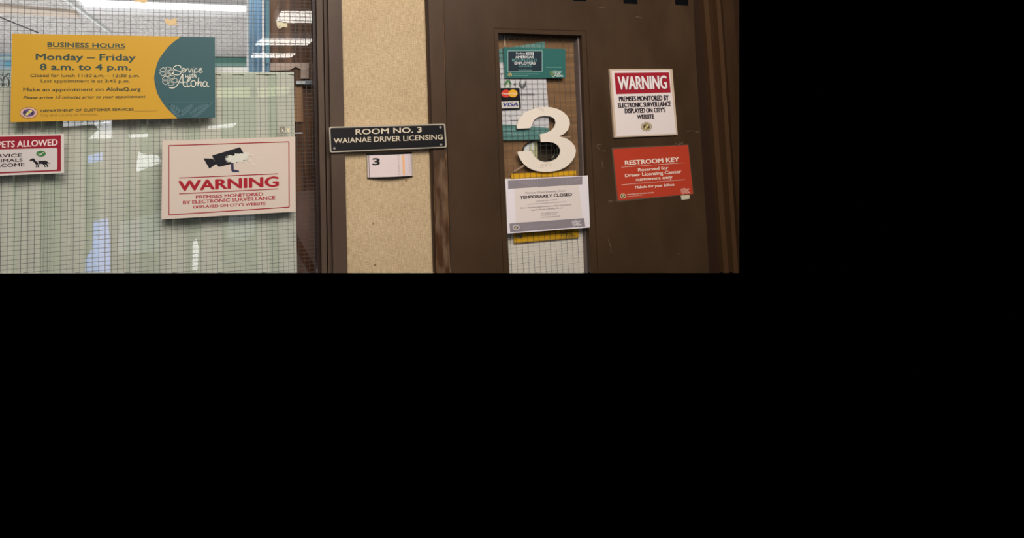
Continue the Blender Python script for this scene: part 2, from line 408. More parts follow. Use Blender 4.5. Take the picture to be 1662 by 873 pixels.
SCRIPT = {
 'service': [[(388, 205), (378, 176), (338, 166), (298, 188), (294, 214), (330, 232), (376, 246), (386, 268), (352, 290), (306, 287), (280, 272), (288, 255)],
  [(394, 238), (420, 230), (432, 212), (416, 204), (400, 222), (398, 245), (416, 258), (438, 248), (450, 212), (446, 256)], [(447, 236), (468, 208), (482, 214), (484, 212), (498, 258), (520, 216), (530, 208)],
  [(542, 210), (536, 248), (550, 258), (560, 250)], [(597, 218), (582, 207), (562, 226), (566, 250), (586, 258), (606, 246)], [(610, 238), (640, 228), (652, 211), (634, 206), (618, 226), (618, 248), (638, 260), (668, 246)], [(551, 188), (555, 192)]],
 'with': [[(444, 282), (449, 320), (470, 298), (473, 320), (490, 310), (493, 284)], [(508, 288), (506, 318), (516, 321)], [(537, 268), (529, 318), (541, 321)], [(518, 287), (550, 285)], [(562, 264), (553, 322)], [(555, 306), (572, 292), (580, 300), (576, 320), (594, 317)]],
 'aloha': [[(236, 455), (298, 456), (345, 412), (380, 340), (404, 290), (416, 284)], [(410, 290), (414, 395), (430, 436), (458, 440)], [(326, 378), (380, 386), (452, 383)],
  [(456, 386), (498, 358), (506, 330), (490, 328), (470, 370), (466, 415), (482, 442), (510, 425)], [(548, 362), (520, 378), (516, 412), (536, 440), (566, 432), (578, 400), (564, 368), (548, 362)], [(580, 395), (600, 390)],
  [(616, 324), (608, 380), (604, 436)], [(606, 412), (630, 382), (648, 386), (644, 428), (660, 438)], [(722, 388), (698, 376), (674, 392), (670, 424), (690, 440), (714, 424), (726, 384)], [(726, 384), (720, 424), (734, 438), (752, 432)]],
 'flower': []}
def _petals(cx, cy, r):
    out = []
    for k in range(5):
        t = -math.pi / 2 + 2 * math.pi * k / 5 + 0.35
        a = lambda rr, dt: (cx + rr * math.cos(t + dt) * 1.12, cy + rr * math.sin(t + dt) * .78)
        out.append([a(r * .22, 0), a(r * .62, -.5), a(r * .98, -.42), a(r * 1.0, 0), a(r * .98, .42), a(r * .62, .5), a(r * .22, 0)])
    out.append([(cx - 12, cy - 2), (cx + 12, cy + 3)])
    return out
SCRIPT['flower'] = _petals(202, 250, 80) + _petals(240, 360, 86)
def logo(f, wpx, d, parent, c, bold=1.0, flower=None):
    a = MB()
    for key in ('service', 'with', 'aloha'):
        for st in SCRIPT[key]:
            a.stroke([f(p) for p in st], wpx * bold * (1.25 if key == 'aloha' else (1.1 if key == 'service' else .8)), d)
    o = a.build('script_logo', paper(c), parent)
    b = MB()
    for st in SCRIPT['flower']: b.stroke([f(p) for p in st], wpx * .6, d)
    b.build('flower_outline', paper(flower or c), parent)
def box_map(x0, y0, x1, y1, slope=0.0):      # logo extents 112..755, 165..460
    return lambda p: (x0 + (p[0] - 112) / 643 * (x1 - x0), y0 + (p[1] - 165) / 295 * (y1 - y0) + slope * (p[0] - 112) / 643 * (x1 - x0))
def frond(mb, base, tip, n, ln, w, d, lim=None):
    bx, by = base; tx, ty = tip
    for k in range(n):
        t = 0.15 + 0.85 * k / (n - 1)
        x, y = bx + (tx - bx) * t, by + (ty - by) * t
        an = math.atan2(ty - by, tx - bx)
        L = ln * (1 - .55 * abs(t - .45) * 1.3)
        for s in (-1, 1):
            a2 = an + s * (1.05 - .55 * t)
            ex, ey = x + L * math.cos(a2), y + L * math.sin(a2) * .75
            if lim: ex = min(max(ex, lim[0]), lim[2]); ey = min(max(ey, lim[1]), lim[3])
            mx, my = (x + ex) / 2, (y + ey) / 2; nx, ny = -(ey - y), ex - x; l = math.hypot(nx, ny) or 1
            mb.flat([(x, y), (mx + nx / l * w, my + ny / l * w), (ex, ey), (mx - nx / l * w, my - ny / l * w)], d)
    return mb

# ---------------------------------------------------------------- business hours sign
ds = D_PANE - .0010
bs = MB().prism([(19.4, 54.6), (348.9, 60.2), (349.2, 191.0), (17.0, 198.4)], ds, .0008).build('business_hours_sign', paper((196, 149, 47), .4),
    label='wide yellow and teal opening hours sign stuck on the wired glass', category='sign')
arc = catmull([(293.5, 59.3), (276.8, 72.4), (265.8, 85), (256.3, 100.1), (251.0, 120), (250.6, 131.6), (255.1, 150.5), (262.6, 164.3), (272.7, 177.6), (288.5, 192.4)])
MB().flat([(348.9, 60.2), (349.2, 191.0)] + arc[::-1], ds - .0003).build('teal_panel', paper((57, 87, 90), .4), bs, label='teal rounded end of the sign')
DK = (62, 66, 50)
t = MB(); d = ds - .0006
t.text('BUSINESS HOURS', (77, 76.0), (203.2, 77.9), 7.2, d, .025)
t.stroke([(77, 78.6), (203, 79.6)], .5, d, False)
t.text('Monday \u2013 Friday', (57.9, 97.0), (220.3, 98.4), 10.4, d, .03)
t.text('8 a.m. to 4 p.m.', (64.6, 113.2), (212.6, 113.8), 9.9, d, .03)
t.build('heading_text', paper((48, 72, 66)), bs)
t = MB()
t.text('Closed for lunch 11:30 a.m. \u2013 12:30 p.m.', (49.2, 124.9), (226.5, 125.3), 5.3, d, .008)
t.text('Last appointment is at 3:45 p.m.', (66.4, 133.6), (210.8, 133.8), 5.1, d, .008)
t.text('Make an appointment on', (37.6, 148.0), (168, 147.5), 5.6, d, .016)
t.text('AlohaQ.org', (172, 147.5), (228.4, 147.2), 5.6, d, .035)
t.text('Please arrive 15 minutes prior to your appointment', (37.5, 160.4), (236.2, 158.8), 4.6, d, .012, .3)
t.text('DEPARTMENT OF CUSTOMER SERVICES', (66, 182.0), (217.1, 179.4), 4.2, d, .03)
t.build('body_text', paper(DK), bs)
MB().text('City and County of Honolulu', (66, 188.9), (158.3, 187.3), 4.0, d, .0).stroke([(218, 180.2), (256, 179.8)], .35, d, False).build('small_text', paper((140, 112, 50)), bs)
seal(46.5, 183, 14.6, 9.2, d, bs, (222, 178, 150), (96, 74, 120))
fl = lambda p: (245 + p[0] / 7.94, 85 + p[1] / 7.94)
logo(fl, 1.15, d, bs, (214, 208, 190))
fr = MB()
frond(fr, (296, 190.5), (276, 170), 6, 13, 1.9, d, (276, 168.5, 347, 190)); frond(fr, (290, 188), (309, 172), 6, 9, 1.7, d, (274, 168.5, 347, 190)); frond(fr, (305, 190.5), (337, 169), 8, 13, 1.7, d, (300, 168.5, 347, 190))
fr.build('palm_print', paper((80, 106, 112)), bs)
MB().stroke([(266, 166.2), (348, 165.4)], .4, d, False).build('fold_line', paper((88, 114, 116)), bs)

# ---------------------------------------------------------------- pets sign
ps = MB().prism([(-75, 220.9), (103.9, 216.9), (104.1, 280.9), (-75, 288.0)], ds, .0008).build('pets_sign', paper((205, 194, 186), .4),
    label='white and red no pets sign on the glass, cut by the left edge', category='sign')
MB().flat([(-70, 223.4), (99, 219.4), (99, 277.7), (-70, 284.5)], ds - .0003).build('red_field', paper((142, 30, 44), .4), ps)
MB().flat([(-64, 244.5), (90.5, 240.0), (92.4, 240.6), (93, 242), (93, 273.6), (92.4, 275.0), (90.5, 275.6), (-64, 282)], ds - .0005).build('white_field', paper((200, 190, 184), .4), ps)
MB().text('NO PETS ALLOWED', (-30, 240.9), (93.5, 236.0), 10.3, d, .022).build('heading_text', paper((222, 200, 194)), ps)
MB().text('SERVICE', (-19, 255.8), (35.2, 254.7), 5.5, d - .0002, .03).text('ANIMALS', (-20.5, 264.0), (37.0, 262.3), 5.4, d - .0002, .03).text('WELCOME', (-27, 272.4), (39.9, 270.0), 5.6, d - .0002, .03).build('body_text', paper((44, 32, 40)), ps)
g = MB().ell(66.5, 249.4, 7.7, 4.8, d - .0002).build('green_badge', paper((62, 112, 60)), ps)
MB().stroke([(62.4, 249.4), (64.8, 251.6), (70.6, 247.4)], 1.3, d - .0004, False).build('check_mark', paper((214, 210, 196)), g)
z = Z(0, 210, 10.909)
dogp = [(520, 545), (532, 533), (560, 520), (580, 513), (602, 516), (618, 530), (628, 552), (652, 572), (700, 556), (745, 556), (800, 552), (830, 562), (862, 588), (892, 604), (882, 610), (845, 596), (836, 618), (856, 640), (858, 662), (838, 668), (826, 662), (834, 648), (806, 622), (790, 616),
        (800, 640), (812, 664), (790, 668), (786, 650), (760, 614), (722, 608), (692, 618), (692, 668), (668, 674), (664, 665), (672, 630), (656, 640), (654, 668), (634, 673), (630, 664), (642, 650), (636, 618), (612, 602), (614, 584), (592, 578), (576, 556), (548, 557), (526, 556)]
MB().flat(z(*dogp), d - .0002).build('dog_symbol', paper((30, 24, 30)), ps)
MB().stroke(z((646, 546), (688, 500)), .9, d - .0004, False).stroke(z((668, 552), (720, 500)), .9, d - .0004, False).stroke(z((686, 500), (720, 500)), .8, d - .0004, False).stroke(z((642, 552), (668, 574), (684, 600), (676, 628)), 1.0, d - .0004).build('guide_harness', paper((196, 186, 182)), ps)

# ---------------------------------------------------------------- surveillance sign on the glass
z = Z(240, 200, 5.527)
ws = MB().prism([(263.6, 228.2), (479.2, 221.7), (479.8, 343.3), (262.0, 356.0)], ds - .0012, .002).build('surveillance_sign', paper((206, 189, 174), .25, .5),
    label='large cream sign with a black camera symbol, stuck on the wired glass', category='sign')
d = ds - .0016
RD = (158, 28, 40)
b = MB()
c4 = z((187, 200), (1265, 166), (1268, 752), (188, 822))
for i in range(4): b.stroke([c4[i], c4[(i + 1) % 4]], 1.5, d, False)
b.stroke(z((280, 491), (1168, 453)), 1.35, d, False).stroke(z((280, 633), (1171, 588)), 1.35, d, False)
b.build('border_lines', paper((150, 32, 44)), ws)
MB().text('WARNING', z((272, 610))[0], z((1176, 568))[0], 16.8, d, .045).build('heading_text', paper(RD), ws)
MB().text('PREMISES MONITORED', z((430, 678))[0], z((1035, 648))[0], 5.2, d, .03).text('BY ELECTRONIC SURVEILLANCE', z((315, 726))[0], z((1142, 682))[0], 5.6, d, .03).text("DISPLAYED ON CITY'S WEBSITE", z((408, 764))[0], z((1057, 732))[0], 4.6, d, .03).build('body_text', paper((160, 40, 50)), ws)
cs = MB().flat(z((575, 290), (828, 214), (892, 330), (637, 392), (612, 366)), d).flat(z((498, 315), (584, 318), (614, 364), (552, 408)), d).build('camera_symbol', paper((24, 23, 28)), ws)
MB().flat(z((745, 362), (768, 356), (772, 416), (818, 424), (818, 437), (762, 438), (747, 424)), d).build('camera_mount', paper((52, 50, 76)), ws)
random.seed(3)
blot = []
for k in range(56):
    tt = 2 * math.pi * k / 56
    r_ = 1 + random.uniform(-.3, .16)
    blot.append((808 + 108 * r_ * math.cos(tt), 312 + 42 * r_ * math.sin(tt) - 14 * math.cos(tt)))
MB().flat(z(*blot), d - .0003).build('worn_patch', paper((206, 202, 188)), ws, label='scraped pale patch over the camera symbol')
sm = MB()
for k in range(26):
    x, y = random.uniform(840, 965), random.uniform(262, 372)
    sm.stroke(z((x, y), (x + random.uniform(-40, 30), y + random.uniform(-16, 18))), random.uniform(.3, .9), d - .0005, False)
for k in range(16):
    x, y = random.uniform(700, 800), random.uniform(280, 350)
    sm.stroke(z((x, y), (x + random.uniform(-25, 25), y + random.uniform(-14, 14))), random.uniform(.3, .7), d - .0005, False)
sm.build('scrape_marks', paper((230, 222, 206)), ws)

# ---------------------------------------------------------------- room sign
def rounded(q, r, n=6):
    out = []
    for i in range(4):
        p, a, c = Vector(q[i]), Vector(q[i - 1]), Vector(q[(i + 1) % 4])
        u = (a - p).normalized() * r; v = (c - p).normalized() * r
        for k in range(n + 1):
            th = math.pi / 2 * k / n
            out.append(tuple(p + u * (1 - math.sin(th)) + v * (1 - math.cos(th))))
    return out
z = Z(520, 180, 7.27)
q = z((102, 188), (1474, 150), (1492, 432), (114, 492))
rs = MB().prism(rounded(q, 3.2), D_CAS - .007, .006).build('room_sign', m_silver, label='long black and silver room number plaque across the burlap', category='sign')
q2 = z((118, 202), (1458, 165), (1474, 418), (130, 475))
MB().prism(rounded(q2, 2.4), D_CAS - .0078, .002).build('black_face', m_black, rs)
d = D_CAS - .0092
m_cream = paper((206, 190, 166), .5)
def raised(name, parent, m, d, *args):
    mb = MB()
    for a in args: mb.text(*a[:4], d, *a[4:])
    o = mb.build(name, m, parent)
    return o
raised('raised_lettering', rs, m_cream, d, ('ROOM NO. 3', z((415, 279))[0], z((1197, 252))[0], 8.7, .022), ('WAIANAE DRIVER LICENSING', z((158, 382))[0], z((1445, 336))[0], 8.2, .012))
for x, y in ((1417, 193), (1424, 397), (165, 441), (165, 226)):
    s = MB().ell(*z((x, y))[0], 1.9, 1.9, d, 14, 0, .0014).build('screw', paper((150, 146, 140)) if x != 165 or y > 300 else m_black, rs)
    MB().stroke([(z((x, y))[0][0] - 1.2, z((x, y))[0][1] + .5), (z((x, y))[0][0] + 1.2, z((x, y))[0][1] - .5)], .4, d - .0003, False).build('slot', m_dark, s)

# ---------------------------------------------------------------- curved nameplate holder
np_tl, np_tr, np_br, np_bl = z((548, 518), (1082, 499), (1092, 768), (556, 788))
npx = lambda u, v: (np_tl[0] + (np_tr[0] - np_tl[0]) * u + (np_bl[0] - np_tl[0]) * v + (np_br[0] - np_tr[0] - np_bl[0] + np_tl[0]) * u * v,
                    np_tl[1] + (np_tr[1] - np_tl[1]) * u + (np_bl[1] - np_tl[1]) * v + (np_br[1] - np_tr[1] - np_bl[1] + np_tl[1]) * u * v)
bow = lambda u: -.004 - .008 * math.sin(math.pi * u)
NB = 20
base = P(*npx(.5, .5), 0)
mb = MB(); mb.smooth = False
for u0, u1, v0, v1 in ((0, 1, 0, 1),):
    A = [P(*npx(0 + k / NB, 0), -.004) for k in range(NB + 1)]; B = [P(*npx(k / NB, 1), -.004) for k in range(NB + 1)]
    for k in range(NB):
        o0, o1 = Vector((0, bow(k / NB) + .004, 0)), Vector((0, bow((k + 1) / NB) + .004, 0))
        mb.face3([A[k] + o0, A[k + 1] + o1, B[k + 1] + o1, B[k] + o0])
npl = mb.build('nameplate_holder', paper((212, 194, 190), .45), label='small curved white nameplate holder numbered 3 below the plaque', category='nameplate')
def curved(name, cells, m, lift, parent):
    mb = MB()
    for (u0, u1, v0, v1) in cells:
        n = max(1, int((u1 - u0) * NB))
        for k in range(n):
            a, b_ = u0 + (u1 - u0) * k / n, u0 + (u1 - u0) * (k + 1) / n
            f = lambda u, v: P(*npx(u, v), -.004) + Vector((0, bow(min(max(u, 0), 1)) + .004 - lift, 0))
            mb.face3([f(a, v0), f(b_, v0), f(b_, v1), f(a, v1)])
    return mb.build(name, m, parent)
for v0, v1 in ((-.055, .015), (.985, 1.012)):
    # end caps: solid segments between the curve and the wall
    fr_ = [P(*npx(k / NB, v0), -.004) + Vector((0, bow(k / NB) + .003, 0)) for k in range(NB + 1)] + [P(*npx(1, v0), -.004) + Vector((0, .004, 0)), P(*npx(0, v0), -.004) + Vector((0, .004, 0))]
    dz = P(*npx(.5, v1), -.004) - P(*npx(.5, v0), -.004)
    MB().prism3(fr_, [p + dz for p in fr_]).build('end_cap', m_black, npl)
curved('side_rail', [(0, .018, 0, 1)], m_silver, .0006, npl); curved('side_rail', [(.982, 1, 0, 1)], m_silver, .0006, npl)
[curved('rail_line', [c_], paper((110, 92, 96)), .0006, npl) for c_ in ((.034, .046, 0, 1), (.962, .97, 0, 1))]
n3 = MB().text('3', z((617, 642))[0], z((705, 638))[0], 11.4, -.0107, .04)
_x0, _x1 = P(*npx(0, .4), -.004).x, P(*npx(1, .4), -.004).x
for v in n3.v: v.y = bow((v.x - _x0) / (_x1 - _x0)) - .0008 + (v.y + .0107)
n3.build('number_text', paper((34, 28, 30)), npl)
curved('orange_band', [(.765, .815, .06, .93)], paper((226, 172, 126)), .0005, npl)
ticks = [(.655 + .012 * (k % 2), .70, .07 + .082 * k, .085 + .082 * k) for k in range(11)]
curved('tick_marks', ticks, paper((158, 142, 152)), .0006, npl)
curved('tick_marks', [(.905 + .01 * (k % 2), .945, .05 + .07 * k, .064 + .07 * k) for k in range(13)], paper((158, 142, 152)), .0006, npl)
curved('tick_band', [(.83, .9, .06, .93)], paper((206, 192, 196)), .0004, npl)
# burlap flecks
fk = MB()
for x, y, r_ in ((606, 363, 1.6), (608.5, 430, 2.0), (659, 292.5, 2), (561, 281, 1.2), (561, 286, 1.1), (688, 422, .8), (564, 184, 1.2), (570, 300, .6)):
    fk.ell(x, y, r_ * .8, r_, -.0004, 8)
fk.build('wall_stain', paper((120, 94, 62), .9), bpy.data.objects['wall_front'], label='small brown flecks on the burlap')

# ---------------------------------------------------------------- things on and behind the door glass
DG = D_DGL
# brown board with a round hole, behind the pane
hx, hy, ha, hb = 879.2, 244.4, 31.0, 18.4
bd = D_DGL + .016
NH = 40
hole = [(hx + ha * math.cos(2 * math.pi * k / NH), hy + hb * math.sin(2 * math.pi * k / NH)) for k in range(NH)]
board = MB()
def board_ring(mb, d):
    top = lambda x: 66.5 - (x - 809) * .222
    L = (802, 300); outer = []
    for k in range(NH):
        c, s = math.cos(2 * math.pi * k / NH), math.sin(2 * math.pi * k / NH)
        tmax = min((962 - hx) / c if c > 1e-6 else 1e9, (800 - hx) / c if c < -1e-6 else 1e9, (300 - hy) / s if s > 1e-6 else 1e9, (80 - hy) / s if s < -1e-6 else 1e9)
        outer.append((hx + c * tmax, hy + s * tmax))
    cor = {(1, 1): (962, 300), (-1, 1): (800, 300), (-1, -1): (800, 80), (1, -1): (962, 80)}
    for k in range(NH):
        a, b_ = outer[k], outer[(k + 1) % NH]
        pl = [hole[k], a]
        if abs(a[0] - b_[0]) > .01 and abs(a[1] - b_[1]) > .01:
            pl.append(cor[(1 if (a[0] + b_[0]) / 2 > hx else -1, 1 if (a[1] + b_[1]) / 2 > hy else -1)])
        pl += [b_, hole[(k + 1) % NH]]
        mb.prism(pl, d, .004)
    mb.prism([(800, 80), (800, 68.5), (856, 56), (861, 40), (962, 40), (962, 80)], d, .004)
board_ring(board, bd)
br = board.build('brown_board', m_card, label='brown grained board with a round hole behind the door glass', category='board')
rim = MB()
for k in range(NH):
    a, b_ = hole[k], hole[(k + 1) % NH]
    ia, ib = [(hx + (p[0] - hx) * .955, hy + (p[1] - hy) * .925) for p in (a, b_)]
    rim.prism([a, b_, ib, ia], bd - .002, .008)
rim.build('hole_rim', m_tape, br)
# through the hole: pale cabinet and dark cabinet
hd = bd + .03
cb = MB().prism([(838, 214), (872.8, 214), (872.8, 280), (838, 280)], bd + .0065, .05).build('pale_cabinet', mat('pale_green_cabinet', ink((140, 138, 108), .45), .6, .2), label='pale cabinet and separate dark cabinet seen through the round hole', category='cabinet')
MB().prism([(846, 222), (860, 222), (861, 236), (858, 245), (846, 245)], bd + .005, .002).build('glazed_front', mat('bright_glaze', ink((196, 206, 204), .45), .25, .5), cb)
MB().prism([(863, 224), (866, 224), (866, 244), (863, 244)], bd + .0048, .002).build('door_stile', mat('cream_stile', ink((204, 196, 176), .45), .5, .3), cb)
cb2 = MB().prism([(872.0, 214), (925, 214), (925, 280), (872.0, 280)], hd, .05).build('second_cabinet', mat('dark_cabinet', ink((52, 44, 34), .45), .6, .2), cb)
MB().stroke([(898, 236), (900.3, 243), (899.6, 251), (895, 258.5)], 1.6, hd - .002).build('curved_handle', mat('pale_handle', ink((150, 146, 136), .45), .4, .5), cb2)
MB().prism([(902, 214), (925, 214), (925, 280), (899, 280)], hd - .0015, .003).build('side_panel', mat('dark_green_panel', ink((58, 66, 54), .45), .6, .2), cb2)
# pale screen below
MB().prism([(800, 290), (975, 290), (985, 443), (808, 443)], bd - .004, .003).build('pale_screen', mat('pale_screen', ink((206, 198, 186), .7), .7, .2), label='plain off-white panel filling the lower door glass', category='panel')
gp = MB().prism([(800, 40), (862, 40), (862, 58), (800, 72)], bd + .006, .02).build('trim_5', mat('grey_sloped_board', ink((120, 114, 110), .5), .8, .2), **STR)
MB().prism([(800, 40), (835, 40), (835, 55.5), (800, 58)], bd + .004, .002).build('pale_edge', mat('pale_edge', ink((176, 164, 150), .5), .8, .2), gp)
MB().prism([(817.8, 40), (819.6, 40), (820.6, 76), (818.8, 76)], bd - .004, .003).build('trim_6', mat('pale_strip', ink((168, 148, 124), .6), .6, .2), **STR)
# flyer behind the glass
di = DG + .0052
fy = MB().prism([(806, 80.5), (847.7, 73.5), (883.7, 67.3), (886.3, 127), (889.9, 173), (891.6, 226), (808, 227.5)], di, .0006).build('feedback_flyer', paper((206, 202, 204), .5),
    label='tall white flyer with thumb icons, behind the door glass', category='flyer')
d = di - .0003
MB().flat([(806, 80.5), (847.7, 73.5), (883.7, 67.3), (885.2, 102), (806, 101)], d).build('teal_band', paper((92, 134, 128)), fy)
MB().flat([(806, 201.5), (840, 203), (891.0, 207.5), (891.6, 226), (808, 227.5)], d).build('teal_band', paper((92, 134, 128)), fy)
f2 = MB(); frond(f2, (882, 77), (852, 76), 7, 9, .7, d - .0002, (845, 69, 883, 79)); f2.build('palm_print', paper((138, 166, 158)), fy)
f2 = MB()
for a in ([(812, 210), (836, 211)], [(818, 216), (850, 218)], [(870, 214), (886, 211)], [(851, 215), (851.6, 220)]): f2.stroke(a, .6, d - .0002, False)
f2.build('pale_lines', paper((150, 172, 166)), fy)
z5 = Z(790, 110, 9.19)
tu = MB().ell(824.5, 136.7, 5.6, 6.8, d - .0002).build('thumbs_up_badge', paper((84, 128, 84)), fy)
thumb = [(-38, 52), (-38, 0), (-16, -2), (4, -38), (14, -36), (12, -8), (40, -6), (42, 10), (36, 50)]
MB().flat(z5(*[(317 + .85 * x, 250 + y) for x, y in thumb]), d - .0004).build('thumb', paper((200, 206, 192)), tu)
td = MB().ell(848, 136.4, 6.1, 7.6, d - .0002).build('thumbs_down_badge', paper((104, 104, 106)), fy)
MB().flat(z5(*[(533 - .9 * x, 236 - 1.05 * y) for x, y in thumb]), d - .0004).build('thumb', paper((206, 204, 206)), td)
st = [(835.7 + (3.1 if k % 2 == 0 else 1.3) * math.sin(math.pi * k / 5), 136.8 - (3.6 if k % 2 == 0 else 1.5) * math.cos(math.pi * k / 5)) for k in range(10)]
MB().flat(st, d - .0002).build('star', paper((96, 98, 102)), fy)
MB().text('experience', (845.0, 155.2), (867.5, 155.3), 4.9, d - .0002, .01).text('Y', (812.3, 126.3), (816.5, 126.3), 7.5, d - .0002, .01).build('flyer_text', paper((92, 90, 96)), fy)
k_ = MB()
for a in (((505, 462), (545, 462), (552, 490)), ((338, 690), (338, 728), (370, 730)), ((350, 785), (470, 785))): k_.stroke(z5(*a), .5, d - .0002, False)
k_.build('bracket_marks', paper((110, 108, 112)), fy)
# teal award poster
z = Z(800, 60, 12.469)
do = DG - .0008
ap = MB().prism(z((215, 205), (1468, 243), (1468, 830), (243, 830)), do, .0006).build('award_poster', paper((48, 98, 92), .4),
    label='small teal award poster with a dark panel at the top of the door glass', category='poster')
d = do - .0003
f2 = MB(); frond(f2, z((600, 262))[0], z((980, 250))[0], 8, 4, .35, d, (825, 78.6, 884, 82)); f2.build('palm_print', paper((88, 148, 138)), ap)
MB().flat(z((298, 278), (1003, 276), (1003, 702), (300, 708)), d).build('panel_border', paper((150, 182, 174)), ap)
MB().flat(z((308, 288), (992, 286), (992, 692), (310, 698)), d - .0002).build('dark_panel', paper((34, 46, 54)), ap)
d2 = d - .0004
MB().text('Forbes', z((470, 352))[0], z((655, 352))[0], 2.8, d2, .03).flat(z((672, 314), (824, 314), (824, 362), (672, 362)), d2).text("AMERICA'S", z((455, 430))[0], z((834, 430))[0], 4.0, d2, .035).text('EMPLOYERS', z((437, 557))[0], z((862, 557))[0], 4.2, d2, .035).build('white_text', paper((206, 206, 204)), ap)
MB().text('2023', z((684, 357))[0], z((812, 357))[0], 3.0, d2 - .0002, .03).build('year_text', paper((50, 72, 76)), ap)
MB().text('BEST-IN-STATE', z((390, 494))[0], z((898, 494))[0], 4.0, d2, .008).text('HAWAII', z((525, 614))[0], z((778, 614))[0], 3.3, d2, .008).ell(*z((655, 641))[0], .5, .5, d2, 8).build('teal_text', paper((104, 158, 150)), ap)
MB().stroke(z((520, 670), (795, 669)), .5, d2, False).text('DEPARTMENT OF CUSTOMER SERVICES', z((408, 760))[0], z((935, 758))[0], 1.5, d2, .01).stroke(z((408, 782), (720, 780)), .5, d2, False).stroke(z((1075, 612), (1390, 612)), .7, d2, False).build('small_text', paper((126, 172, 160)), ap)
seal(*z((345, 764))[0], 3.5, 3.0, d2, ap, (196, 176, 110), (90, 96, 84), (150, 150, 100))
logo(box_map(892, 114.5, 914.5, 125), .55, d2, ap, (200, 210, 200), 1.0, (132, 158, 88))
# card sticker
cs_ = MB().prism(z5((203, 303), (487, 302), (512, 610), (222, 622)), do, .0006).build('payment_sticker', paper((26, 24, 28), .4), label='small black sticker with two card logos on the door glass', category='sticker')
MB().ell(*z5((287, 384))[0], 7.6, 6.3, d).build('red_circle', paper((196, 62, 42)), cs_)
MB().ell(*z5((392, 382))[0], 7.4, 6.3, d - .0002).build('yellow_circle', paper((214, 160, 44)), cs_)
MB().text('MasterCard', z5((222, 398))[0], z5((450, 396))[0], 2.7, d - .0004, .03, .15).build('circle_text', paper((226, 206, 190)), cs_)
MB().flat(z5((214, 505), (478, 494), (484, 598), (219, 606)), d).build('pale_panel', paper((190, 184, 172)), cs_)
MB().text('VISA', z5((245, 580))[0], z5((470, 573))[0], 6.6, d - .0002, .035, .2).build('blue_text', paper((44, 46, 120)), cs_)
# yellow notice behind the glass
yq = [(830, 281.3), (935, 277), (939.4, 385.8), (834.6, 394.8)]
yn = MB().prism(yq, di, .0006).build('yellow_notice', paper((216, 164, 34), .5), label='yellow notice behind the door glass, mostly hidden by white paper', category='notice')
d = di - .0003
z8 = Z(800, 350, 9.19)
seal(*z8((402, 305))[0], 5.0, 4.2, d, yn, (200, 176, 110), (92, 84, 80), (110, 90, 50))
MB().text('DEPARTMENT OF CUSTOMER SERVICES', z8((478, 275))[0], z8((950, 238))[0], 1.8, d, .03).stroke(z8((478, 300), (760, 278)), .5, d, False).build('small_text', paper((120, 96, 40)), yn)
logo(box_map(910, 374.5, 934.5, 386, -.07), .55, d, yn, (92, 84, 50), 1.0, (140, 120, 50))
# closed notice, on the outside
z7 = Z(800, 270, 9.19)
do = DG - .018
cn = MB()
paper_px = [z7((185, 195))[0], z7((800, 165))[0], z7((1418, 135))[0], z8((1448, 175))[0], z8((820, 224))[0], z8((218, 266))[0]]
cn = cn.prism(paper_px, do, .0006).build('closed_notice', paper((222, 212, 214), .5), label='white closure notice with grey bands, taped over the door glass', category='notice')
d = do - .0003
MB().flat(z7((318, 328), (1280, 272), (1335, 765), (345, 840)), d).build('cream_field', paper((216, 202, 194)), cn)
bandm = paper((136, 126, 130))
tb = MB().flat(z7((225, 210), (1334, 150), (1333, 268), (228, 335)), d - .0002).build('top_band', bandm, cn)
f2 = MB(); frond(f2, z7((1000, 275))[0], z7((1290, 185))[0], 7, 9, .8, d - .0004, (828, 289, 944, 302)); frond(f2, z7((720, 290))[0], z7((420, 230))[0], 8, 8, .8, d - .0004, (828, 294, 900, 305)); f2.build('palm_print', paper((152, 142, 144)), tb)
bb = MB().flat(z8((248, 115), (1360, 36), (1378, 160), (258, 247)), d - .0002).build('bottom_band', bandm, cn)
seal(*z8((347, 175))[0], 5.7, 4.3, d - .0004, bb, (206, 198, 196), (120, 108, 130), (216, 208, 206))
MB().text('DEPARTMENT OF CUSTOMER SERVICES', z8((440, 172))[0], z8((930, 138))[0], 1.6, d - .0004, .01).stroke(z8((440, 192), (720, 172)), .4, d - .0004, False).build('small_text', paper((160, 150, 154)), bb)
logo(box_map(928, 357.5, 944.5, 367.5, -.07), .5, d - .0004, bb, (222, 214, 212))
d = d - .0004
MB().text('TEMPORARILY CLOSED', z7((405, 490))[0], z7((1182, 440))[0], 5.0, d, .04).build('heading_text', paper((44, 34, 40)), cn)
t = MB().text("Wai\u02bbanae Driver Licensing Center", z7((480, 412))[0], z7((1090, 374))[0], 3.1, d, .004).text('until further notice', z7((643, 530))[0], z7((957, 502))[0], 2.3, d, .004)
t.stroke(z7((515, 567), (1095, 525)), .4, d, False)
t.text('Driver licensing appointments will be honored at', z7((415, 632))[0], z7((1172, 578))[0], 2.3, d, .004, .15).text('Kapolei Driver Licensing Center.', z7((570, 662))[0], z7((1045, 625))[0], 2.3, d, .004, .15)
t.text('For updates & more', z7((718, 708))[0], z7((975, 690))[0], 2.0, d, .004).text('information, visit', z7((718, 738))[0], z7((945, 719))[0], 2.0, d, .004).text('honolulu.gov/csd', z7((720, 768))[0], z7((1000, 749))[0], 2.0, d, .004)
t.build('body_text', paper((106, 94, 98)), cn)
